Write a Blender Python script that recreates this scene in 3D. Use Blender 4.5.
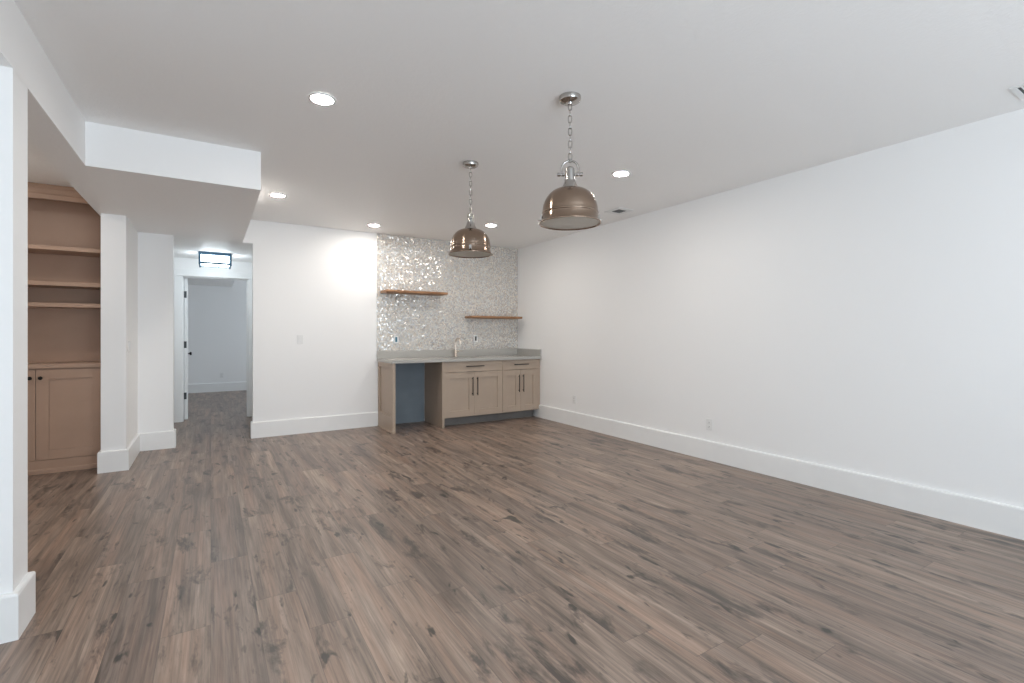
import bpy, bmesh, math
from mathutils import Vector, Matrix
R = math.radians
SC = bpy.context.scene
COL = SC.collection
for o in list(bpy.data.objects):
    bpy.data.objects.remove(o)

# ------------------------------------------------------------------ camera
cd = bpy.data.cameras.new('camera')
cam = bpy.data.objects.new('camera', cd); COL.objects.link(cam)
cd.sensor_width = 36; cd.sensor_fit = 'HORIZONTAL'
cd.lens = 483.67 * 36 / 1024
cd.shift_y = -(341.5 - 334.3) / 1024
cam.location = (0, 0, 1.3027)
cam.rotation_euler = (R(90), 0, -R(31.9))
cd.clip_start = .02; cd.clip_end = 100
SC.camera = cam

# ------------------------------------------------------------------ world, daylight, exposure
SC.view_settings.view_transform = 'Standard'
SC.view_settings.look = 'None'
SC.view_settings.exposure = 0.65
SC.view_settings.gamma = 1.0
SC.view_settings.use_curve_mapping = False
SC.cycles.max_bounces = 12
SC.cycles.diffuse_bounces = 8
SC.cycles.glossy_bounces = 4
SC.cycles.sample_clamp_indirect = 8
SC.cycles.use_denoising = True
W = bpy.data.worlds.new('sky'); SC.world = W; W.use_nodes = True
W.node_tree.nodes['Background'].inputs[0].default_value = (.62, .78, 1, 1)
W.node_tree.nodes['Background'].inputs[1].default_value = 1.0

def area(name, loc, rot, sx, sy, power, col):
    l = bpy.data.lights.new(name, 'AREA'); l.shape = 'RECTANGLE'; l.size = sx; l.size_y = sy
    l.energy = power; l.color = col
    o = bpy.data.objects.new(name, l); COL.objects.link(o); o.location = loc; o.rotation_euler = rot
    return o
DAY = (.80, .91, 1.0)
P_WIN = 66
# daylight outside the unseen added windows; rear pair tilts up to brighten the ceiling
area('daylight', (0.35, -2.72, 1.35), (R(128), 0, 0), 1.7, 1.9, P_WIN, DAY)
area('daylight', (2.10, -2.72, 1.35), (R(128), 0, 0), 1.7, 1.9, P_WIN, DAY)
area('daylight', (2.92, 11.2, 1.45), (R(90), 0, R(90)), 1.2, 1.2, 24, DAY)

# ------------------------------------------------------------------ materials
def newmat(name):
    m = bpy.data.materials.new(name); m.use_nodes = True
    nt = m.node_tree; b = nt.nodes['Principled BSDF']
    return m, nt, b
def N(nt, t, **kw):
    n = nt.nodes.new(t)
    for k, v in kw.items(): setattr(n, k, v)
    return n
def math_node(nt, op, a, b=None, c=None):
    n = N(nt, 'ShaderNodeMath', operation=op)
    for i, v in enumerate((a, b, c)):
        if v is None: continue
        if isinstance(v, (int, float)): n.inputs[i].default_value = v
        else: nt.links.new(v, n.inputs[i])
    return n.outputs[0]
def comb(nt, x, y, z):
    n = N(nt, 'ShaderNodeCombineXYZ')
    for i, v in enumerate((x, y, z)):
        if isinstance(v, (int, float)): n.inputs[i].default_value = v
        else: nt.links.new(v, n.inputs[i])
    return n.outputs[0]
def noise(nt, vec, scale, detail=2, rough=.5, dist=0):
    n = N(nt, 'ShaderNodeTexNoise')
    n.inputs['Scale'].default_value = scale; n.inputs['Detail'].default_value = detail
    n.inputs['Roughness'].default_value = rough; n.inputs['Distortion'].default_value = dist
    if vec is not None: nt.links.new(vec, n.inputs['Vector'])
    return n.outputs[0]
def ramp(nt, fac, stops):
    n = N(nt, 'ShaderNodeValToRGB')
    e = n.color_ramp.elements
    while len(e) < len(stops): e.new(.5)
    for q, (p, c) in zip(e, stops):
        q.position = p; q.color = (*c, 1) if len(c) == 3 else c
    nt.links.new(fac, n.inputs[0])
    return n.outputs[0]
def mix(nt, fac, a, b, mode='MIX'):
    n = N(nt, 'ShaderNodeMix', data_type='RGBA', blend_type=mode)
    for s, v in ((0, fac), (6, a), (7, b)):
        if isinstance(v, (int, float)): n.inputs[s].default_value = v
        elif isinstance(v, tuple): n.inputs[s].default_value = (*v, 1)
        else: nt.links.new(v, n.inputs[s])
    return n.outputs[2]
def bump(nt, b, h, strength, dist=.01):
    n = N(nt, 'ShaderNodeBump'); n.inputs['Strength'].default_value = strength
    n.inputs['Distance'].default_value = dist
    nt.links.new(h, n.inputs['Height']); nt.links.new(n.outputs[0], b.inputs['Normal'])
def objco(nt):
    return N(nt, 'ShaderNodeTexCoord').outputs['Object']

def plain(name, col, rough=.5, metal=0, spec=.5, var=0, scale=30, bmp=0, coat=0):
    m, nt, b = newmat(name)
    b.inputs['Base Color'].default_value = (*col, 1); b.inputs['Roughness'].default_value = rough
    b.inputs['Metallic'].default_value = metal; b.inputs['Specular IOR Level'].default_value = spec
    b.inputs['Coat Weight'].default_value = coat
    if var or bmp:
        h = noise(nt, objco(nt), scale, 4)
        if var:
            lo = tuple(c * (1 - var) for c in col); hi = tuple(min(1, c * (1 + var)) for c in col)
            nt.links.new(ramp(nt, h, [(.3, lo), (.7, hi)]), b.inputs['Base Color'])
        if bmp: bump(nt, b, h, bmp)
    return m

def emit(name, col, strength):
    m, nt, b = newmat(name)
    b.inputs['Base Color'].default_value = (*col, 1)
    b.inputs['Emission Color'].default_value = (*col, 1)
    b.inputs['Emission Strength'].default_value = strength
    return m

def ceiling_mat():
    m, nt, b = newmat('textured_ceiling_paint')
    b.inputs['Base Color'].default_value = (.92, .912, .90, 1)
    b.inputs['Roughness'].default_value = .52
    b.inputs['Specular IOR Level'].default_value = .30
    co = objco(nt)
    h = noise(nt, co, 30, 3, .55, .8)
    h2 = ramp(nt, h, [(.42, (0, 0, 0)), (.58, (1, 1, 1))])
    bump(nt, b, h2, .10, .005)
    return m

def floor_mat():
    m, nt, b = newmat('grey_brown_plank_floor')
    sx = N(nt, 'ShaderNodeSeparateXYZ'); nt.links.new(objco(nt), sx.inputs[0])
    x, y = sx.outputs[0], sx.outputs[1]
    w, L = .185, 1.25
    xs = math_node(nt, 'DIVIDE', x, w)
    i = math_node(nt, 'FLOOR', xs)
    wn = N(nt, 'ShaderNodeTexWhiteNoise', noise_dimensions='1D'); nt.links.new(i, wn.inputs['W'])
    y2 = math_node(nt, 'DIVIDE', math_node(nt, 'MULTIPLY_ADD', wn.outputs[0], 7.3, y), L)
    j = math_node(nt, 'FLOOR', y2)
    pn = N(nt, 'ShaderNodeTexWhiteNoise', noise_dimensions='2D')
    nt.links.new(comb(nt, i, j, 0), pn.inputs['Vector'])
    r = pn.outputs[0]
    u = math_node(nt, 'FRACT', xs); v = math_node(nt, 'FRACT', y2)
    off = math_node(nt, 'MULTIPLY', r, 60)
    def gv(ax, ay):
        return comb(nt, math_node(nt, 'MULTIPLY_ADD', x, ax, off),
                    math_node(nt, 'MULTIPLY_ADD', y, ay, off), math_node(nt, 'MULTIPLY', r, 23))
    broad = noise(nt, gv(12, .95), 1, 6, .62, .8)
    fine = noise(nt, gv(95, 2.4), 1, 4, .65, .2)
    blot = noise(nt, gv(8.5, 2.3), 1, 5, .66, .35)
    knot = noise(nt, gv(15, 5.0), 1, 3, .5, .5)
    red = noise(nt, gv(13, .7), 1, 4, .55, .3)
    c = ramp(nt, broad, [(.30, (.112, .084, .069)), (.44, (.195, .148, .119)), (.56, (.265, .200, .160)), (.72, (.385, .295, .235))])
    c = mix(nt, ramp(nt, red, [(.48, (0, 0, 0)), (.70, (.75, .75, .75))]), c, (.33, .218, .162))
    c = mix(nt, .55, c, ramp(nt, fine, [(.3, (.2, .2, .2)), (.7, (.8, .8, .8))]), 'OVERLAY')
    c = mix(nt, ramp(nt, blot, [(.555, (0, 0, 0)), (.655, (.84, .84, .84))]), c, (.058, .049, .044))
    c = mix(nt, ramp(nt, knot, [(.64, (0, 0, 0)), (.71, (.88, .88, .88))]), c, (.036, .034, .030))
    tone = ramp(nt, r, [(0, (.82, .82, .83)), (.5, (.98, .97, .96)), (1, (1.10, 1.08, 1.06))])
    c = mix(nt, 1.0, c, tone, 'MULTIPLY')
    du = math_node(nt, 'ABSOLUTE', math_node(nt, 'SUBTRACT', u, .5))
    dv = math_node(nt, 'ABSOLUTE', math_node(nt, 'SUBTRACT', v, .5))
    gap = math_node(nt, 'MAXIMUM', math_node(nt, 'GREATER_THAN', du, .493), math_node(nt, 'GREATER_THAN', dv, .4986))
    c = mix(nt, math_node(nt, 'MULTIPLY', gap, .38), c, (.04, .033, .028))
    nt.links.new(c, b.inputs['Base Color'])
    nt.links.new(math_node(nt, 'MULTIPLY_ADD', fine, .12, .29), b.inputs['Roughness'])
    b.inputs['Specular IOR Level'].default_value = .5
    hh = math_node(nt, 'SUBTRACT', math_node(nt, 'MULTIPLY', fine, .35), gap)
    bump(nt, b, hh, .18, .003)
    return m

def tile_mat():
    m, nt, b = newmat('shell_mosaic_tile')
    sx = N(nt, 'ShaderNodeSeparateXYZ'); nt.links.new(objco(nt), sx.inputs[0])
    v = comb(nt, sx.outputs[0], sx.outputs[2], 0)
    wob = N(nt, 'ShaderNodeTexNoise'); wob.inputs['Scale'].default_value = 14
    nt.links.new(v, wob.inputs['Vector'])
    vo = N(nt, 'ShaderNodeTexVoronoi', voronoi_dimensions='2D'); vo.inputs['Scale'].default_value = 52
    vo.inputs['Randomness'].default_value = .75
    nt.links.new(v, vo.inputs['Vector'])
    ve = N(nt, 'ShaderNodeTexVoronoi', voronoi_dimensions='2D', feature='DISTANCE_TO_EDGE'); ve.inputs['Scale'].default_value = 52
    ve.inputs['Randomness'].default_value = .75
    nt.links.new(v, ve.inputs['Vector'])
    bw = N(nt, 'ShaderNodeSeparateColor'); nt.links.new(vo.outputs['Color'], bw.inputs[0])
    c = ramp(nt, bw.outputs[0], [(0, (.48, .455, .425)), (.45, (.65, .62, .58)), (.8, (.77, .735, .685)), (1, (.90, .86, .80))])
    hue = ramp(nt, bw.outputs[1], [(0, (.80, .96, 1.12)), (.5, (1, 1, 1)), (1, (1.12, 1.0, .86))])
    c = mix(nt, .6, c, hue, 'MULTIPLY')
    grout = math_node(nt, 'LESS_THAN', ve.outputs['Distance'], .05)
    c = mix(nt, grout, c, (.52, .495, .465))
    nt.links.new(c, b.inputs['Base Color'])
    b.inputs['Metallic'].default_value = .35
    b.inputs['Roughness'].default_value = .19
    g = N(nt, 'ShaderNodeNewGeometry')
    sub = N(nt, 'ShaderNodeVectorMath', operation='SUBTRACT'); nt.links.new(vo.outputs['Color'], sub.inputs[0]); sub.inputs[1].default_value = (.5, .5, .5)
    sca = N(nt, 'ShaderNodeVectorMath', operation='SCALE'); nt.links.new(sub.outputs[0], sca.inputs[0]); sca.inputs['Scale'].default_value = .36
    sub2 = N(nt, 'ShaderNodeVectorMath', operation='SUBTRACT'); nt.links.new(wob.outputs['Color'], sub2.inputs[0]); sub2.inputs[1].default_value = (.5, .5, .5)
    sca2 = N(nt, 'ShaderNodeVectorMath', operation='SCALE'); nt.links.new(sub2.outputs[0], sca2.inputs[0]); sca2.inputs['Scale'].default_value = .16
    ad = N(nt, 'ShaderNodeVectorMath', operation='ADD'); nt.links.new(g.outputs['Normal'], ad.inputs[0]); nt.links.new(sca.outputs[0], ad.inputs[1])
    ad2 = N(nt, 'ShaderNodeVectorMath', operation='ADD'); nt.links.new(ad.outputs[0], ad2.inputs[0]); nt.links.new(sca2.outputs[0], ad2.inputs[1])
    no = N(nt, 'ShaderNodeVectorMath', operation='NORMALIZE'); nt.links.new(ad2.outputs[0], no.inputs[0])
    nt.links.new(no.outputs[0], b.inputs['Normal'])
    return m

def wood_mat():
    m, nt, b = newmat('oiled_wood_shelf')
    sx = N(nt, 'ShaderNodeSeparateXYZ'); nt.links.new(objco(nt), sx.inputs[0])
    v = comb(nt, math_node(nt, 'MULTIPLY', sx.outputs[0], 3), math_node(nt, 'MULTIPLY', sx.outputs[1], 30), math_node(nt, 'MULTIPLY', sx.outputs[2], 60))
    n = noise(nt, v, 1, 5, .6, .5)
    nt.links.new(ramp(nt, n, [(.3, (.15, .068, .030)), (.5, (.30, .150, .068)), (.7, (.44, .24, .12))]), b.inputs['Base Color'])
    b.inputs['Roughness'].default_value = .5
    return m

def brushed(name, col, rough, vert=True):
    m, nt, b = newmat(name)
    sx = N(nt, 'ShaderNodeSeparateXYZ'); nt.links.new(objco(nt), sx.inputs[0])
    v = comb(nt, math_node(nt, 'MULTIPLY', sx.outputs[0], 2), math_node(nt, 'MULTIPLY', sx.outputs[1], 2), math_node(nt, 'MULTIPLY', sx.outputs[2], 260))
    n = noise(nt, v, 1, 3)
    b.inputs['Base Color'].default_value = (*col, 1); b.inputs['Metallic'].default_value = 1
    nt.links.new(math_node(nt, 'MULTIPLY_ADD', n, .05, rough - .025), b.inputs['Roughness'])
    b.inputs['Anisotropic'].default_value = .75; b.inputs['Anisotropic Rotation'].default_value = .25
    tg = N(nt, 'ShaderNodeTangent', direction_type='RADIAL', axis='Z')
    nt.links.new(tg.outputs[0], b.inputs['Tangent'])
    return m

def glass_mat():
    m, nt, b = newmat('window_glass')
    nt.nodes.remove(b)
    t = N(nt, 'ShaderNodeBsdfTransparent'); g = N(nt, 'ShaderNodeBsdfGlossy'); g.inputs['Roughness'].default_value = .02
    mx = N(nt, 'ShaderNodeMixShader'); mx.inputs[0].default_value = .06
    nt.links.new(t.outputs[0], mx.inputs[1]); nt.links.new(g.outputs[0], mx.inputs[2])
    nt.links.new(mx.outputs[0], nt.nodes['Material Output'].inputs[0])
    return m

WALL = plain('white_wall_paint', (.89, .887, .88), .55, spec=.3, bmp=.03, scale=120)
TRIM = plain('white_trim_paint', (.86, .86, .85), .35, var=.01, scale=8)
CEIL = ceiling_mat()
FLOOR = floor_mat()
TILE = tile_mat()
WOOD = wood_mat()
TAUPE = plain('taupe_cabinet_paint', (.43, .338, .262), .42, var=.025, scale=6)
BROWN = plain('brown_cabinet_paint', (.43, .285, .205), .42, var=.03, scale=6)
QUARTZ = plain('grey_quartz', (.43, .415, .385), .18, var=.04, scale=70)
NICKEL = brushed('brushed_nickel', (.34, .255, .195), .20)
CHROME = brushed('polished_nickel', (.47, .45, .43), .17)
CHAMP = plain('champagne_bronze', (.68, .60, .53), .25, 1, var=.03, scale=40)
BLACK = plain('black_metal', (.022, .020, .019), .38, .6, var=.1, scale=50)
STEEL = plain('satin_steel', (.42, .42, .42), .35, 1, var=.05, scale=40)
PLASTIC = plain('white_plastic', (.80, .80, .79), .35, var=.01, scale=30)
SLOT = plain('dark_slot', (.03, .032, .035), .5, var=.1, scale=50)
TEAL = plain('teal_film', (.03, .15, .22), .3, var=.1, scale=50)  # even teal for the centre of one outlet
GRILLE = plain('grey_grille', (.16, .165, .165), .5, var=.1, scale=60)
DIFF = plain('frosted_white_glass', (.50, .475, .42), .35, var=.02, scale=20)
LENS = emit('lit_led_lens', (1.0, .945, .88), 178)
LENS_DIM = emit('dimmed_led_lens', (1.0, .93, .85), 105)
TUBE = emit('lit_lamp_glass', (.86, .95, 1.0), 7.5)
FRAME = plain('blue_grey_lamp_metal', (.05, .12, .19), .4, .3, var=.08, scale=40)  # dark metal with the lamp's blue flare put into its colour
TOE = plain('dark_toe_kick_paint', (.16, .15, .14), .5, var=.05, scale=10)
PANELW = plain('unfinished_wall_board', (.19, .225, .255), .7, var=.06, scale=5)  # even dark blue-grey of the sheet behind the open bay
GLASS = glass_mat()
HINGE = plain('dark_bronze', (.06, .065, .07), .5, .3, var=.1, scale=50)

# ------------------------------------------------------------------ mesh helpers
def box(bm, x0, x1, y0, y1, z0, z1, bev=0, seg=2):
    r = bmesh.ops.create_cube(bm, size=1)
    vs = r['verts']
    for v in vs:
        v.co = Vector(((x0 + x1) / 2 + v.co.x * (x1 - x0), (y0 + y1) / 2 + v.co.y * (y1 - y0), (z0 + z1) / 2 + v.co.z * (z1 - z0)))
    if bev:
        es = list({e for v in vs for e in v.link_edges})
        bmesh.ops.bevel(bm, geom=es, offset=bev, segments=seg, affect='EDGES', profile=.5)
def prism(bm, pts, a0, a1, axis='z'):
    def P(p, h):
        if axis == 'z': return (p[0], p[1], h)
        if axis == 'x': return (h, p[0], p[1])
        return (p[0], h, p[1])
    lo = [bm.verts.new(P(p, a0)) for p in pts]; hi = [bm.verts.new(P(p, a1)) for p in pts]
    n = len(pts)
    bm.faces.new(lo); bm.faces.new(hi)
    for i in range(n): bm.faces.new((lo[i], lo[(i + 1) % n], hi[(i + 1) % n], hi[i]))
def lathe(bm, prof, seg=48, M=None, close=False):
    rings = []
    for r, z in prof:
        if r < 1e-6: rings.append([bm.verts.new((0, 0, z))])
        else: rings.append([bm.verts.new((r * math.cos(2 * math.pi * k / seg), r * math.sin(2 * math.pi * k / seg), z)) for k in range(seg)])
    new = [v for q in rings for v in q]
    pairs = list(zip(rings, rings[1:])) + ([(rings[-1], rings[0])] if close else [])
    for a, b in pairs:
        for k in range(seg):
            k2 = (k + 1) % seg
            if len(a) == 1 and len(b) == 1: continue
            if len(a) == 1: bm.faces.new((a[0], b[k2], b[k]))
            elif len(b) == 1: bm.faces.new((a[k], a[k2], b[0]))
            else: bm.faces.new((a[k], a[k2], b[k2], b[k]))
    if M is not None:
        for v in new: v.co = M @ v.co
def tube(bm, pts, r, seg=10, closed=False):
    pts = [Vector(p) for p in pts]; n = len(pts); rings = []
    up = None
    for i in range(n):
        if closed: t = pts[(i + 1) % n] - pts[i - 1]
        else: t = pts[min(i + 1, n - 1)] - pts[max(i - 1, 0)]
        t.normalize()
        if up is None: up = Vector((0, 0, 1)) if abs(t.z) < .9 else Vector((1, 0, 0))
        s = t.cross(up); s.normalize(); up = s.cross(t); up.normalize()
        rr = r[i] if isinstance(r, (list, tuple)) else r
        rings.append([bm.verts.new(pts[i] + (s * math.cos(2 * math.pi * k / seg) + up * math.sin(2 * math.pi * k / seg)) * rr) for k in range(seg)])
    for i in range(n if closed else n - 1):
        a, b = rings[i], rings[(i + 1) % n]
        for k in range(seg): bm.faces.new((a[k], a[(k + 1) % seg], b[(k + 1) % seg], b[k]))
    if not closed:
        bm.faces.new(rings[0]); bm.faces.new(rings[-1])
def finish(name, bm, mat, parent=None, smooth=None):
    bmesh.ops.recalc_face_normals(bm, faces=bm.faces[:])
    me = bpy.data.meshes.new(name); bm.to_mesh(me); bm.free()
    me.materials.append(mat)
    if smooth:
        for p in me.polygons: p.use_smooth = True
        me.set_sharp_from_angle(angle=R(smooth))
    o = bpy.data.objects.new(name, me); COL.objects.link(o)
    if parent is not None: o.parent = parent
    return o
def make(name, mat, parent, fn, smooth=None):
    bm = bmesh.new(); fn(bm)
    return finish(name, bm, mat, parent, smooth)
def boxes(name, mat, parent, *bs, bev=0, smooth=None):
    bm = bmesh.new()
    for b in bs: box(bm, *b, bev=bev)
    return finish(name, bm, mat, parent, smooth)
def struct(o): o['kind'] = 'structure'; return o
def thing(name, label, cat, loc=(0, 0, 0), rz=0, group=None):
    o = bpy.data.objects.new(name, None); COL.objects.link(o); o.empty_display_size = .1
    o.location = loc; o.rotation_euler = (0, 0, rz); o['label'] = label; o['category'] = cat
    if group: o['group'] = group
    return o
def dup(root, label, loc, rz=0):
    r = root.copy(); COL.objects.link(r); r.location = loc; r.rotation_euler = (0, 0, rz); r['label'] = label
    for ch in list(root.children):
        c = ch.copy(); COL.objects.link(c); c.parent = r
        for g in list(ch.children):
            d = g.copy(); COL.objects.link(d); d.parent = c
    return r

# ------------------------------------------------------------------ room shell
H, ZS = 2.74, 2.441          # ceiling, soffit underside
XR, YB, YR = 4.388, 6.869, -2.6
XL = -1.885                  # left boundary wall, behind the opening
XH = -.719                   # face of the header over the left opening
struct(boxes('floor', FLOOR, None, (-2.2, 4.6, -2.9, 13.1, -.1, 0)))
def ceiling_fn(bm):
    box(bm, -2.1, 4.6, -2.8, YB + .12, H, H + .1)
struct(make('ceiling', CEIL, None, ceiling_fn))
# L-shaped dropped soffit: header over the left opening and the block in front of the hall
def soffit_fn(bm):
    prism(bm, [(-.905, YR), (XH, YR), (XH, 4.29), (.335, 4.29), (.335, YB + .01), (-.905, YB + .01)], ZS, H + .02)
so = struct(make('ceiling_soffit', CEIL, None, soffit_fn))
so.data.materials.append(WALL)
for p in so.data.polygons:
    if abs(p.normal.z) < .5: p.material_index = 1
struct(boxes('ceiling_hall', CEIL, None, (-1.0, .80, YB + .012, 8.70, ZS, ZS + .1)))
struct(boxes('ceiling_niche', CEIL, None, (XL, -.906, 3.082, 6.528, 2.706, H + .02)))
struct(boxes('wall_right', WALL, None, (XR, XR + .12, -2.8, YB + .2, 0, H + .05)))
# back wall with hall opening: right of hall, and a strip above
def back_fn(bm):
    prism(bm, [(.447, 0), (XR + .05, 0), (XR + .05, H + .05), (.30, H + .05), (.30, ZS + .004), (.447, ZS + .004)], YB, YB + .12, 'y')
struct(make('wall_back', WALL, None, back_fn))
struct(boxes('wall_hall_right', WALL, None, (.70, .80, YB + .125, 8.70, 0, ZS)))
struct(boxes('wall_hall_left', WALL, None, (-1.05, -.92, YB + .16, 8.70, 0, ZS)))
# pier beside the bookcase, with the return that closes the hall
def pier_fn(bm):
    prism(bm, [(-.88, 5.905), (-.692, 5.905), (-.692, 6.775), (-.368, 6.775), (-.368, 6.895), (-.88, 6.895)], 0, ZS)
struct(make('wall_pier', WALL, None, pier_fn))
struct(boxes('wall_niche', WALL, None, (XL - .1, -.882, 6.53, 6.65, 0, H)))
struct(boxes('wall_left', WALL, None, (XL - .12, XL, -2.8, 6.65, 0, H + .05)))
struct(boxes('wall_column', WALL, None, (XL, XH, 2.885, 3.08, 0, ZS + .002)))
struct(boxes('wall_hall_void', WALL, None, (-2.1, -.9, 6.90, 7.02, 0, ZS + .1)))
# rear wall (behind the camera) with two unseen windows added to light the room
def rear_fn(bm):
    y0, y1 = YR - .12, YR
    xs = [(XL - .1, -.50), (1.20, 1.25), (2.95, XR + .1)]
    for a, b in xs: box(bm, a, b, y0, y1, 0, H + .05)
    for a, b in ((-.50, 1.20), (1.25, 2.95)):
        box(bm, a, b, y0, y1, 0, .45); box(bm, a, b, y0, y1, 2.35, H + .05)
struct(make('wall_rear', WALL, None, rear_fn))
for n, (a, b) in enumerate(((-.50, 1.20), (1.25, 2.95))):
    w = struct(boxes('window_%d' % (n + 1), TRIM, None, (a, a + .05, YR - .10, YR - .03, .45, 2.35), (b - .05, b, YR - .10, YR - .03, .45, 2.35),
               (a + .05, b - .05, YR - .10, YR - .03, .45, .50), (a + .05, b - .05, YR - .10, YR - .03, 2.30, 2.35),
               ((a + b) / 2 - .025, (a + b) / 2 + .025, YR - .10, YR - .03, .50, 2.30)))
    boxes('pane', GLASS, w, (a + .05, b - .05, YR - .069, YR - .061, .50, 2.30))
# hall end wall with the door opening
YD, DX0, DX1, DH = 8.70, -.356, .494, 2.168
def hallend_fn(bm):
    box(bm, -1.05, DX0 - .02, YD, YD + .12, 0, H); box(bm, DX1 + .02, 2.9, YD, YD + .12, 0, H)
    box(bm, DX0 - .02, DX1 + .02, YD, YD + .12, DH + .02, H)
struct(make('wall_hall_end', WALL, None, hallend_fn))
def casing_fn(bm):
    c = .105
    box(bm, DX0 - c, DX0 - .006, YD - .018, YD, 0, DH + .006, .003)
    box(bm, DX1 + .006, DX1 + c, YD - .018, YD, 0, DH + .006, .003)
    box(bm, DX0 - c - .01, DX1 + c + .01, YD - .022, YD, DH + .006, DH + .105, .003)
    # jambs and head of the opening, with stops
    box(bm, DX0 - .02, DX0, YD, YD + .12, 0, DH); box(bm, DX1, DX1 + .02, YD, YD + .12, 0, DH)
    box(bm, DX0 - .02, DX1 + .02, YD, YD + .12, DH, DH + .02)
    box(bm, DX1 - .012, DX1, YD + .03, YD + .075, 0, DH); box(bm, DX0, DX0 + .010, YD + .03, YD + .075, 0, DH)
    box(bm, DX0, DX1, YD + .03, YD + .075, DH - .012, DH)
struct(make('trim_1', TRIM, None, casing_fn))
# door leaf swung into the far room
d = struct(boxes('door_1', TRIM, None, (0, .045, .004, .815, .012, 2.150), bev=.002))
d.location = (-.341, YD + .125, 0); d.rotation_euler = (0, 0, R(3.0))
for z in (.37, 1.145, 1.905):
    def hinge_fn(bm, z=z):
        box(bm, -.010, .028, -.001, .003, z - .05, z + .05)
        tube(bm, [(-.014, -.002, z - .055), (-.014, -.002, z + .055)], .007)
    make('hinge', HINGE, d, hinge_fn)
def knob_fn(bm):
    M = Matrix.Translation((.045, .755, .985)) @ Matrix.Rotation(R(90), 4, 'Y')
    lathe(bm, [(0, 0), (.032, 0), (.032, .006), (.012, .010), (.010, .034), (.022, .040), (.029, .052), (.024, .064), (0, .068)], 24, M)
make('door_knob', BLACK, d, knob_fn, 40)
# far room
struct(boxes('wall_far_room', WALL, None, (-2.1, 2.95, 12.86, 12.98, 0, H), (-1.35, -1.23, YD + .12, 12.86, 0, H)))
def farright_fn(bm):
    for b in ((2.8, 2.9, YD + .12, 10.6, 0, H), (2.8, 2.9, 11.8, 12.86, 0, H), (2.8, 2.9, 10.6, 11.8, 0, .85), (2.8, 2.9, 10.6, 11.8, 2.05, H)): box(bm, *b)
struct(make('wall_far_room_side', WALL, None, farright_fn))
w3 = struct(boxes('window_3', TRIM, None, (2.82, 2.88, 10.6, 10.65, .85, 2.05), (2.82, 2.88, 11.75, 11.8, .85, 2.05), (2.82, 2.88, 10.65, 11.75, .85, .90), (2.82, 2.88, 10.65, 11.75, 2.0, 2.05)))  # glazed side opening, unseen, added to light the far room
boxes('pane', GLASS, w3, (2.847, 2.853, 10.65, 11.75, .90, 2.0))
struct(boxes('ceiling_far_room', CEIL, None, (-1.4, 2.95, YD + .12, 13.0, H, H + .1)))
struct(boxes('ceiling_far_soffit', CEIL, None, (-1.23, .412, 11.4, 12.858, 2.40, H)))

# baseboards: flat board with an eased top, mitred by simple overlap
BT, BH = .022, .200
def base_run(bm, pts, side):
    """profile swept along a polyline on the floor; side +1 = board lies left of travel"""
    prof = [(0, 0), (BT, 0), (BT, BH - .012), (BT - .004, BH - .003), (.006, BH), (0, BH)]
    n = len(pts); P = [Vector((p[0], p[1])) for p in pts]; rows = []
    for i in range(n):
        a = (P[i] - P[i - 1]).normalized() if i else None
        b = (P[i + 1] - P[i]).normalized() if i < n - 1 else None
        na = Vector((-a.y, a.x)) * side if a is not None else None
        nb = Vector((-b.y, b.x)) * side if b is not None else None
        if na is None: m = nb
        elif nb is None: m = na
        else: m = (na + nb) / (1 + na.dot(nb))
        rows.append([bm.verts.new((P[i].x + m.x * o_, P[i].y + m.y * o_, z)) for o_, z in prof])
    k = len(prof)
    for r0, r1 in zip(rows, rows[1:]):
        for q in range(k): bm.faces.new((r0[q], r0[(q + 1) % k], r1[(q + 1) % k], r1[q]))
    bm.faces.new(rows[0]); bm.faces.new(rows[-1])
def baseboard(name, pts, side): return struct(make(name, TRIM, None, lambda bm: base_run(bm, pts, side)))
baseboard('baseboard_right', [(XR, -2.58), (XR, 6.36)], 1)
baseboard('baseboard_back', [(.447, YB + .10), (.447, YB), (2.018, YB)], -1)
baseboard('baseboard_pier', [(-.88, 6.10), (-.88, 5.905), (-.692, 5.905), (-.692, 6.775), (-.368, 6.775), (-.368, 6.89)], -1)
baseboard('baseboard_column', [(XL + .02, 2.885), (XH, 2.885), (XH, 3.08), (XL + .02, 3.08)], -1)
baseboard('baseboard_far_room', [(-1.22, 12.86), (2.78, 12.86)], -1)
baseboard('baseboard_left', [(XL, 6.10), (XL, 3.10)], 1)
baseboard('baseboard_left_front', [(XL, 2.86), (XL, -2.58)], 1)
baseboard('baseboard_hall_right', [(.70, 8.68), (.70, 6.995)], -1)
baseboard('baseboard_hall_left', [(-.92, 7.05), (-.92, 8.68)], -1)

# tiled panel above the wet bar, on the back wall
struct(boxes('wall_tile', TILE, None, (2.004, XR - .001, YB - .010, YB - .0005, .962, H - .001)))

# ------------------------------------------------------------------ wet bar cabinets
YF = 6.21
def shaker_door(bm, w, h, st=.085, th=.020, rec=.014):
    """frame and recessed panel, local x 0..w, z 0..h, front face at y=0 (towards -y), back at y=th"""
    box(bm, 0, st, 0, th, 0, h, .0015); box(bm, w - st, w, 0, th, 0, h, .0015)
    box(bm, st, w - st, 0, th, 0, st, .0015); box(bm, st, w - st, 0, th, h - st, h, .0015)
    box(bm, st - .002, w - st + .002, rec, th - .001, st - .002, h - st + .002)
def bar_pull(bm, L, horiz=True, out=.032):
    """black bar pull centred on the origin, on the plane y=0, sticking out to -y"""
    ax = (lambda t: (t, -out, 0)) if horiz else (lambda t: (0, -out, t))
    tube(bm, [ax(-L / 2), ax(L / 2)], .0065, 10)
    for s in (-1, 1):
        p = ax(s * (L / 2 - .025))
        tube(bm, [(p[0], 0, p[2]), p], .0055, 8)
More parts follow.
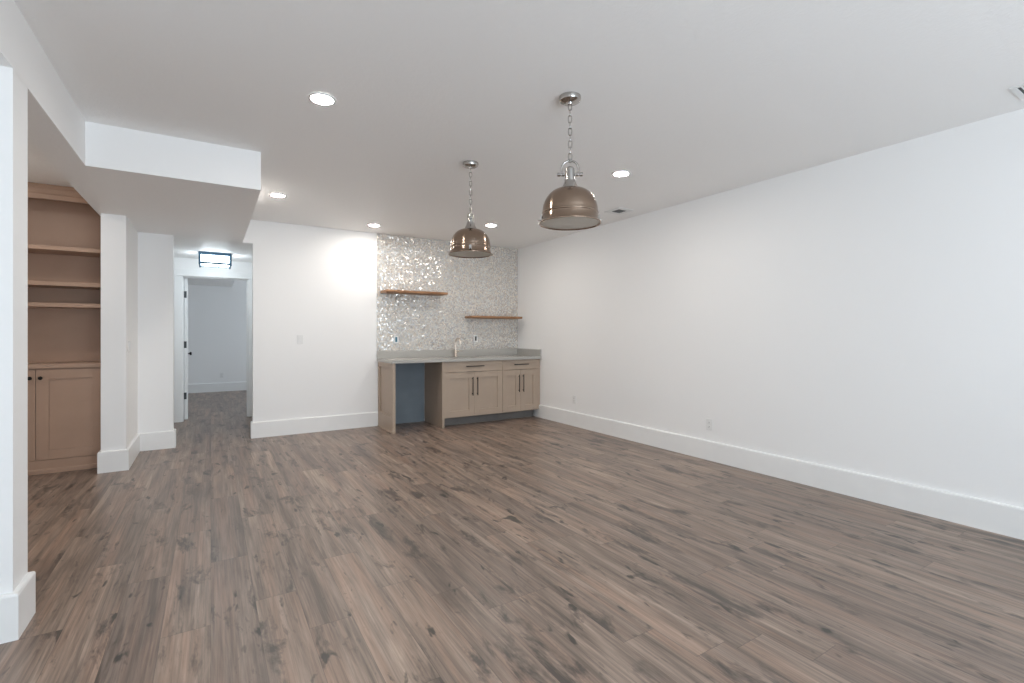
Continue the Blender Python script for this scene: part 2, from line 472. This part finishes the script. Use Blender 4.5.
def cabinet(name, label, x0, x1, full_left):
    """two doors under one drawer, with toe kick; full_left gives a finished side that reaches the floor"""
    t = thing(name, label, 'cabinet', ((x0 + x1) / 2, YF, 0), 0, 'wet bar base cabinets')
    hw = (x1 - x0) / 2; D = .635
    bs = [(-hw, -hw + .018, .021, D, .125, .918), (hw - .018, hw, .021, D, .125, .918), (-hw + .018, hw - .018, .021, D, .125, .143),
          (-hw + .018, hw - .018, D - .012, D, .143, .918), (-hw + .018, hw - .018, .021, .06, .89, .918)]
    boxes('body', TAUPE, t, *bs)
    if full_left: boxes('side_panel', TAUPE, t, (-hw - .036, -hw - .002, -.012, D + .01, .001, .918), bev=.0015)
    boxes('toe_kick', TOE, t, (-hw, hw, .135, .150, .001, .125))
    g = .002
    dr = boxes('drawer', TAUPE, t, (-hw + g, hw - g, 0, .020, .768, .908), bev=.0015)
    h = make('handle', BLACK, dr, lambda bm: bar_pull(bm, .29 if full_left else .26), 40); h.location = (0, 0, .846)
    dw = hw - 1.5 * g; dh = .763 - .135
    for s in (-1, 1):
        dd = make('door', TAUPE, t, lambda bm: shaker_door(bm, dw, dh)); dd.location = ((-hw + g) if s < 0 else g / 2, 0, .135)
        h = make('handle', BLACK, dd, lambda bm: bar_pull(bm, .265, False), 40)
        h.location = (dw - .038 if s < 0 else .038, 0, dh - .205)
    return t
cabinet('base_cabinet', 'wide taupe base cabinet with two doors and a drawer below the tap', 2.756, 3.700, True)
c2 = cabinet('base_cabinet', 'narrower taupe base cabinet with two doors in the corner by the white side wall', 3.702, 4.340, False)
boxes('filler_strip', TAUPE, c2, (.321, .3645, .004, .024, .135, .918))
# end panel that carries the counter over the open appliance bay
ep = thing('end_panel', 'taupe panelled end support of the bar counter beside the empty appliance bay', 'cabinet panel', (2.038, 6.53, 0))
def ep_fn(bm):
    # core plus applied frame on the left face
    box(bm, .000, .018, -.335, .325, .001, .918, .001)
    box(bm, -.020, -.0005, -.335, -.275, .001, .918, .001); box(bm, -.020, -.0005, .265, .325, .001, .918, .001)
    box(bm, -.020, -.0005, -.275, .265, .001, .215, .001); box(bm, -.020, -.0005, -.275, .265, .852, .918, .001)
make('panel_board', TAUPE, ep, ep_fn)
boxes('shoe_moulding', TAUPE, ep, (-.030, -.020, -.335, .305, .001, .022), bev=.003)
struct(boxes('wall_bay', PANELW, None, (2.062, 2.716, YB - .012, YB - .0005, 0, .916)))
# counter with its upstands and sink cut-out
ct = thing('countertop', 'long grey quartz worktop over the taupe cabinets and empty bay', 'countertop', (3.2, 6.5, .92))
SX0, SX1, SY0, SY1 = 2.98, 3.40, 6.33, 6.66
def ct_fn(bm):
    X0, X1, Y0, Y1 = 2.004, XR - .003, 6.172, YB - .004
    ox, oy = 3.2, 6.5
    xs = [X0, SX0, SX1, X1]; ys = [Y0, SY0, SY1, Y1]
    V = {}
    for k, z in enumerate((0, .040)):
        for i, x in enumerate(xs):
            for j, y in enumerate(ys): V[i, j, k] = bm.verts.new((x - ox, y - oy, z))
    for i in range(3):
        for j in range(3):
            if i == 1 and j == 1: continue
            for k in (0, 1): bm.faces.new((V[i, j, k], V[i + 1, j, k], V[i + 1, j + 1, k], V[i, j + 1, k]))
    for i in range(3):
        for j in (0, 3): bm.faces.new((V[i, j, 0], V[i + 1, j, 0], V[i + 1, j, 1], V[i, j, 1]))
        for j in (0, 3): bm.faces.new((V[j, i, 0], V[j, i + 1, 0], V[j, i + 1, 1], V[j, i, 1]))
    for j in (1, 2):
        bm.faces.new((V[1, j, 0], V[2, j, 0], V[2, j, 1], V[1, j, 1])); bm.faces.new((V[j, 1, 0], V[j, 2, 0], V[j, 2, 1], V[j, 1, 1]))
make('slab', QUARTZ, ct, ct_fn)
boxes('backsplash', QUARTZ, ct, (2.004 - 3.2, XR - .030 - 3.2, YB - .034 - 6.5, YB - .012 - 6.5, .040, .146), bev=.0015)
boxes('side_splash', QUARTZ, ct, (XR - .028 - 3.2, XR - .004 - 3.2, 6.174 - 6.5, YB - .012 - 6.5, .040, .146), bev=.0015)
# sink
sk = thing('sink', 'small stainless undermount sink set in the bar worktop', 'sink', (3.19, 6.495, .92))
def basin_fn(bm):
    a, b = .208, .163; t = .006
    pts = lambda i: [(-a + i, -b + i), (a - i, -b + i), (a - i, b - i), (-a + i, b - i)]
    for (x0, x1, y0, y1, z0, z1) in ((-a, -a + t, -b, b, -.17, -.001), (a - t, a, -b, b, -.17, -.001), (-a + t, a - t, -b, -b + t, -.17, -.001), (-a + t, a - t, b - t, b, -.17, -.001), (-a, a, -b, b, -.176, -.17)):
        box(bm, x0, x1, y0, y1, z0, z1)
make('basin', STEEL, sk, basin_fn)
make('drain', CHROME, sk, lambda bm: lathe(bm, [(0, -.168), (.03, -.168), (.042, -.1695)], 24), 40)
# faucet
fa = thing('faucet', 'champagne tap with a hooked spout on the back of the bar worktop', 'faucet', (3.175, 6.725, .961))
make('body', CHAMP, fa, lambda bm: lathe(bm, [(0, 0), (.026, 0), (.026, .006), (.0215, .012), (.0205, .095), (.015, .105), (0, .107)], 24), 40)
def spout_fn(bm):
    pts = [(0, 0, .10), (0, 0, .21)]
    pts += [(0, -.075 + .075 * math.cos(R(q)), 0.225 + .055 * math.sin(R(q))) for q in range(0, 181, 15)]
    pts += [(0, -.150, .195)]
    tube(bm, pts, .0135, 12)
make('spout', CHAMP, fa, spout_fn, 50)
make('handle', CHAMP, fa, lambda bm: (tube(bm, [(.012, 0, .078), (.045, 0, .080)], .010, 12), tube(bm, [(.045, 0, .080), (.105, -.01, .092)], [.007, .005], 10)), 50)

# ------------------------------------------------------------------ floating shelves
def shelf(label, x0, x1, z0):
    L = x1 - x0
    t = make('wooden_shelf', WOOD, None, lambda bm: box(bm, -L / 2, L / 2, -.27, -.001, 0, .036, .008, 3), 40)
    t.location = ((x0 + x1) / 2, YB - .010, z0)
    t['label'] = label; t['category'] = 'shelf'; t['group'] = 'floating shelves on the mosaic tile'
    return t
shelf('higher floating wood shelf on the glittering tile near its outer edge', 2.055, 2.985, 1.888)
shelf('lower floating wood shelf on the tile close to the white side wall', 3.395, 4.305, 1.553)

# ------------------------------------------------------------------ outlets and switches (local front = -y)
def plate_fn(bm): box(bm, -.036, .036, -.007, -.0002, -.058, .058, .003)
def outlet(label, loc, rz, centre=None, grp='wall outlets'):
    t = thing('wall_outlet', label, 'outlet', loc, rz, grp)
    make('cover_plate', PLASTIC, t, plate_fn)
    if centre:
        boxes('receptacle', centre, t, (-.015, .015, -.0085, -.0055, -.036, .036), bev=.0012)
    else:
        for s in (-1, 1):
            r = boxes('receptacle', PLASTIC, t, (-.016, .016, -.009, -.006, s * .021 - .014, s * .021 + .014), bev=.001)
            boxes('slots', SLOT, r, (-.008, -.006, -.0094, -.0086, s * .021 - .003, s * .021 + .007), (.005, .007, -.0094, -.0086, s * .021 - .003, s * .021 + .007), (-.002, .002, -.0094, -.0086, s * .021 - .010, s * .021 - .006))
    return t
def switch(label, loc, rz, n=1):
    t = thing('light_switch', label, 'light switch', loc, rz, 'light switches')
    w = .036 + .023 * (n - 1)
    boxes('cover_plate', PLASTIC, t, (-w, w, -.007, -.0002, -.058, .058), bev=.003)
    for k in range(n):
        x = (k - (n - 1) / 2) * .046
        boxes('rocker', PLASTIC, t, (x - .016, x + .016, -.011, -.006, -.033, .033), bev=.002)
    return t
yt = YB - .010
outlet('white outlet plate with teal centre on the tile under the higher shelf', (2.285, yt, 1.227), 0, TEAL, 'outlets on the mosaic tile')
outlet('white outlet plate with black centre on the tile, right of the tap', (3.585, yt, 1.235), 0, SLOT, 'outlets on the mosaic tile')
outlet('white outlet low on the side wall, the one nearer the cabinets', (XR, 5.37, .375), R(-90))
outlet('white outlet low on the side wall, farther along from the cabinets', (XR, 3.175, .368), R(-90))
outlet('white outlet low on the wall of the room beyond the open door', (.214, 12.86, .375), 0)
switch('white light switch on the wall between the hall and the tile', (.994, YB, 1.235), 0, 1)
switch('white double light switch on the side of the pier by the bookcase', (-.692, 6.10, 1.18), R(90), 2)

# ------------------------------------------------------------------ bookcase in the niche
BX0, BX1, BY, BD = -1.880, -.884, 6.15, .37
bc = thing('bookcase', 'brown built-in bookcase with open shelves above two cupboard doors', 'bookcase', ((BX0 + BX1) / 2, BY, 0))
hw = (BX1 - BX0) / 2
boxes('side_panel', BROWN, bc, (-hw, -hw + .020, .004, BD, 1.0255, 2.57)); boxes('side_panel', BROWN, bc, (hw - .020, hw, .004, BD, 1.0255, 2.57))
boxes('back_panel', BROWN, bc, (-hw + .020, hw - .020, BD - .012, BD, 1.0255, 2.66))
boxes('cupboard_body', BROWN, bc, (-hw, -hw + .02, .022, BD, .12, .982), (hw - .02, hw, .022, BD, .12, .982), (-hw + .02, hw - .02, BD - .012, BD, .12, .982), (-hw + .02, hw - .02, .022, BD - .012, .12, .138), (-hw + .02, hw - .02, .022, .06, .95, .982))
boxes('cupboard_top', BROWN, bc, (-hw, hw, -.012, BD, .983, 1.025), bev=.003)
for z in (2.098, 1.763, 1.562):
    boxes('shelf', BROWN, bc, (-hw + .021, hw - .021, .006, BD - .013, z, z + .037), bev=.002)
def crown_fn(bm):
    prism(bm, [(.0, 2.571), (.0, 2.612), (-.010, 2.625), (-.016, 2.660), (-.024, 2.675), (-.024, 2.704), (BD, 2.704), (BD, 2.662), (.03, 2.662), (.03, 2.571)], -hw, hw, 'x')
make('crown', BROWN, bc, crown_fn)
def plinth_fn(bm):
    prism(bm, [(.004, .001), (-.012, .001), (-.012, .034), (-.004, .042), (.004, .044), (.004, .124), (.02, .124), (.02, .001)], -hw, hw, 'x')
make('plinth', BROWN, bc, plinth_fn)
for s in (-1, 1):
    dw = hw - .004
    dd = make('door', BROWN, bc, lambda bm: shaker_door(bm, dw, .846, .089, .020, .010)); dd.location = (-hw + .002 if s < 0 else .002, 0, .127)
    def kn(bm):
        M = Matrix.Rotation(R(90), 4, 'X')
        lathe(bm, [(0, 0), (.009, 0), (.007, .012), (.015, .018), (.017, .025), (.012, .031), (0, .032)], 20, M)
    k = make('knob', BLACK, dd, kn, 40); k.location = (dw - .034 if s < 0 else .034, 0, .768)

# ------------------------------------------------------------------ pendants
def pendant(label, loc, rz):
    t = thing('pendant_light', label, 'pendant light', loc, rz, 'dome pendant lights')
    make('canopy', CHROME, t, lambda bm: lathe(bm, [(0, 0), (.066, 0), (.067, -.012), (.062, -.026), (.050, -.033), (.016, -.036), (.012, -.046), (0, -.048)], 40), 35)
    def chain_fn(bm):
        z0, z1 = -.040, -.382; n = 9; p = (z0 - z1) / n
        for k in range(n):
            zc = z0 - p * (k + .5); hl = p * .5 + .004; w = .0105
            pts = []
            for q in range(16):
                a = 2 * math.pi * q / 16
                pts.append((w * math.cos(a), 0, (hl - w) * (1 if math.sin(a) > 0 else -1) * (1 if abs(math.sin(a)) > .01 else 0) + w * math.sin(a)))
            if k % 2: pts = [(0, x, z) for x, y, z in pts]
            tube(bm, [(x, y, z + zc) for x, y, z in pts], .0026, 6, True)
    make('chain', CHROME, t, chain_fn, 60)
    def bail_fn(bm):
        zt = -.386; w = .052
        pts = [(-w, 0, -.480)] + [(-w * math.cos(R(q)), 0, zt - w + w * math.sin(R(q))) for q in range(0, 181, 12)] + [(w, 0, -.480)]
        tube(bm, pts, .006, 10)
        lathe(bm, [(0, zt + .012), (.009, zt + .010), (.009, zt - .012), (0, zt - .014)], 14)
    make('bail', CHROME, t, bail_fn, 50)
    def bolt_fn(bm):
        tube(bm, [(-.078, 0, -.470), (.078, 0, -.470)], .0065, 12)
        for s in (-1, 1):
            tube(bm, [(s * .060, 0, -.470), (s * .076, 0, -.470)], .012, 14)
            tube(bm, [(s * .045, 0, -.470), (s * .038, 0, -.470)], .012, 14)
    make('cross_bolt', CHROME, t, bolt_fn, 40)
    make('socket_neck', CHROME, t, lambda bm: lathe(bm, [(0, -.425), (.020, -.427), (.028, -.436), (.029, -.500), (.033, -.502), (.033, -.512), (.040, -.530), (.052, -.552), (.054, -.562), (0, -.564)], 36), 35)
    # dome: outer skin, rolled lip, inner skin
    out = [(.048, -.556), (.058, -.558)]
    for q in range(10, 91, 5):
        a = R(q); out.append((.050 + .117 * math.sin(a) ** .9, -.558 - .140 * (1 - math.cos(a)) ** .95))
    out += [(.1675, -.700), (.1705, -.703), (.1705, -.709), (.168, -.712), (.1695, -.738), (.179, -.756), (.187, -.764), (.187, -.769), (.183, -.770)]
    inn = [(r - .004, z - .003) for r, z in reversed(out[:-8])]
    prof = out + [(.177, -.762), (.165, -.742)] + inn
    sh = make('dome_shade', NICKEL, t, lambda bm: lathe(bm, prof, 64, close=True), 30)
    for q in (0, 90, 180):
        def clip_fn(bm, q=q):
            M = Matrix.Rotation(R(q), 4, 'Z')
            b0 = len(bm.verts)
            bm.verts.ensure_lookup_table()
            tmp = bmesh.new(); box(tmp, .170, .176, -.010, .010, -.752, -.716, .0015)
            box(tmp, .176, .194, -.006, .006, -.748, -.742, .0015)
            me = bpy.data.meshes.new('t'); tmp.to_mesh(me); tmp.free(); bm.from_mesh(me); bpy.data.meshes.remove(me)
            for v in bm.verts: v.co = M @ v.co
        make('rim_clip', CHROME, sh, clip_fn)
    make('diffuser', DIFF, t, lambda bm: lathe(bm, [(0, -.7665), (.10, -.766), (.180, -.7635), (.175, -.758), (0, -.760)], 56), 30)
    return t
p1 = pendant('brushed nickel dome pendant farther from the tiled bar, its wide bail seen open', (1.846, 2.301, H), R(-35))
dup(p1, 'brushed nickel dome pendant hanging nearer the tiled bar, its bail edge-on', (1.850, 3.630, H), R(62))

# ------------------------------------------------------------------ ceiling lights and grilles
def can_light(label, loc, lens=LENS):
    t = thing('recessed_light', label, 'recessed light', loc, 0, 'recessed ceiling lights')
    make('trim_ring', PLASTIC, t, lambda bm: lathe(bm, [(.062, -.004), (.066, -.009), (.082, -.006), (.084, -.001), (.062, -.001)], 48, close=True), 40)
    make('lens', lens, t, lambda bm: lathe(bm, [(0, -.0125), (.030, -.0115), (.050, -.009), (.0618, -.0050), (.0618, -.002), (0, -.002)], 40), 40)
    return t
cans = [('round lit recessed light in the ceiling nearest the dropped soffit corner, largest of its kind', .575, 3.115),
        ('lit recessed light at the soffit edge in front of the hall', .587, 5.512),
        ('lit recessed light close to the top corner of the mosaic tile', 1.820, 6.358),
        ('lit recessed light just behind the dome pendant nearer the bar', 3.126, 5.545),
        ('lit recessed light between the nearer pendant and the side wall', 3.108, 3.151)]
c0 = can_light(cans[0][0], (cans[0][1], cans[0][2], H))
for lb, x, y in cans[1:]: dup(c0, lb, (x, y, H))
can_light('lit recessed light in the niche ceiling in front of the brown bookcase', (-1.55, 5.25, 2.706), LENS_DIM)  # outside the view, added to light the bookcase
def grille(name, label, loc, sx, sy, fr, n, mat, cat, along_y=False):
    t = thing(name, label, cat, loc, 0)
    a, b = sx / 2, sy / 2
    boxes('frame', PLASTIC, t, (-a, a, -b, -b + fr, -.008, -.0005), (-a, a, b - fr, b, -.008, -.0005), (-a, -a + fr, -b + fr, b - fr, -.008, -.0005), (a - fr, a, -b + fr, b - fr, -.008, -.0005), bev=.002)
    boxes('backing', mat, t, (-a + fr, a - fr, -b + fr, b - fr, -.002, -.0006))
    bs = []
    for k in range(n):
        y = -b + fr + (2 * b - 2 * fr) * (k + .5) / n
        bs.append((-a + fr, a - fr, y - .004, y + .004, -.007, -.0021))
    boxes('louvre', PLASTIC if mat is SLOT else mat, t, *bs)
    return t
grille('ceiling_vent', 'small square ceiling vent with grey grille near the side wall', (4.03, 4.12, H), .24, .24, .055, 5, GRILLE, 'vent')
grille('air_register', 'white slotted air register in the ceiling at the top corner of the picture', (4.07, .715, H),   .24, .30, .028, 6, SLOT, 'vent')
# hall lamp
hl = thing('ceiling_lamp', 'square lit flush lamp with dark metal frame on the hall ceiling', 'ceiling lamp', (.052, 8.065, ZS))
a = .185
boxes('top_plate', FRAME, hl, (-a - .008, a + .008, -a - .008, a + .008, -.040, -.0005), bev=.002)
def cage_fn(bm):
    for sx in (-1, 1):
        for sy in (-1, 1):
            box(bm, sx * a - .011, sx * a + .011, sy * a - .011, sy * a + .011, -.175, -.008, .001)
            lathe(bm, [(0, -.180), (.009, -.177), (.010, -.168), (0, -.164)], 12, Matrix.Translation((sx * a, sy * a, 0)))
    for s in (-1, 1):
        box(bm, -a, a, s * a - .010, s * a + .010, -.166, -.138, .001); box(bm, s * a - .010, s * a + .010, -a, a, -.166, -.138, .001)
    for sx in (-1, 1):
        for sy in (-1, 1):
            prism(bm, [(sx * a, sy * a), (sx * (a - .055), sy * a), (sx * a, sy * (a - .055))], -.166, -.150)
make('cage', FRAME, hl, cage_fn)
boxes('lamp_glass', TUBE, hl, (-a + .016, a - .016, -a + .016, a - .016, -.155, -.042), bev=.004)
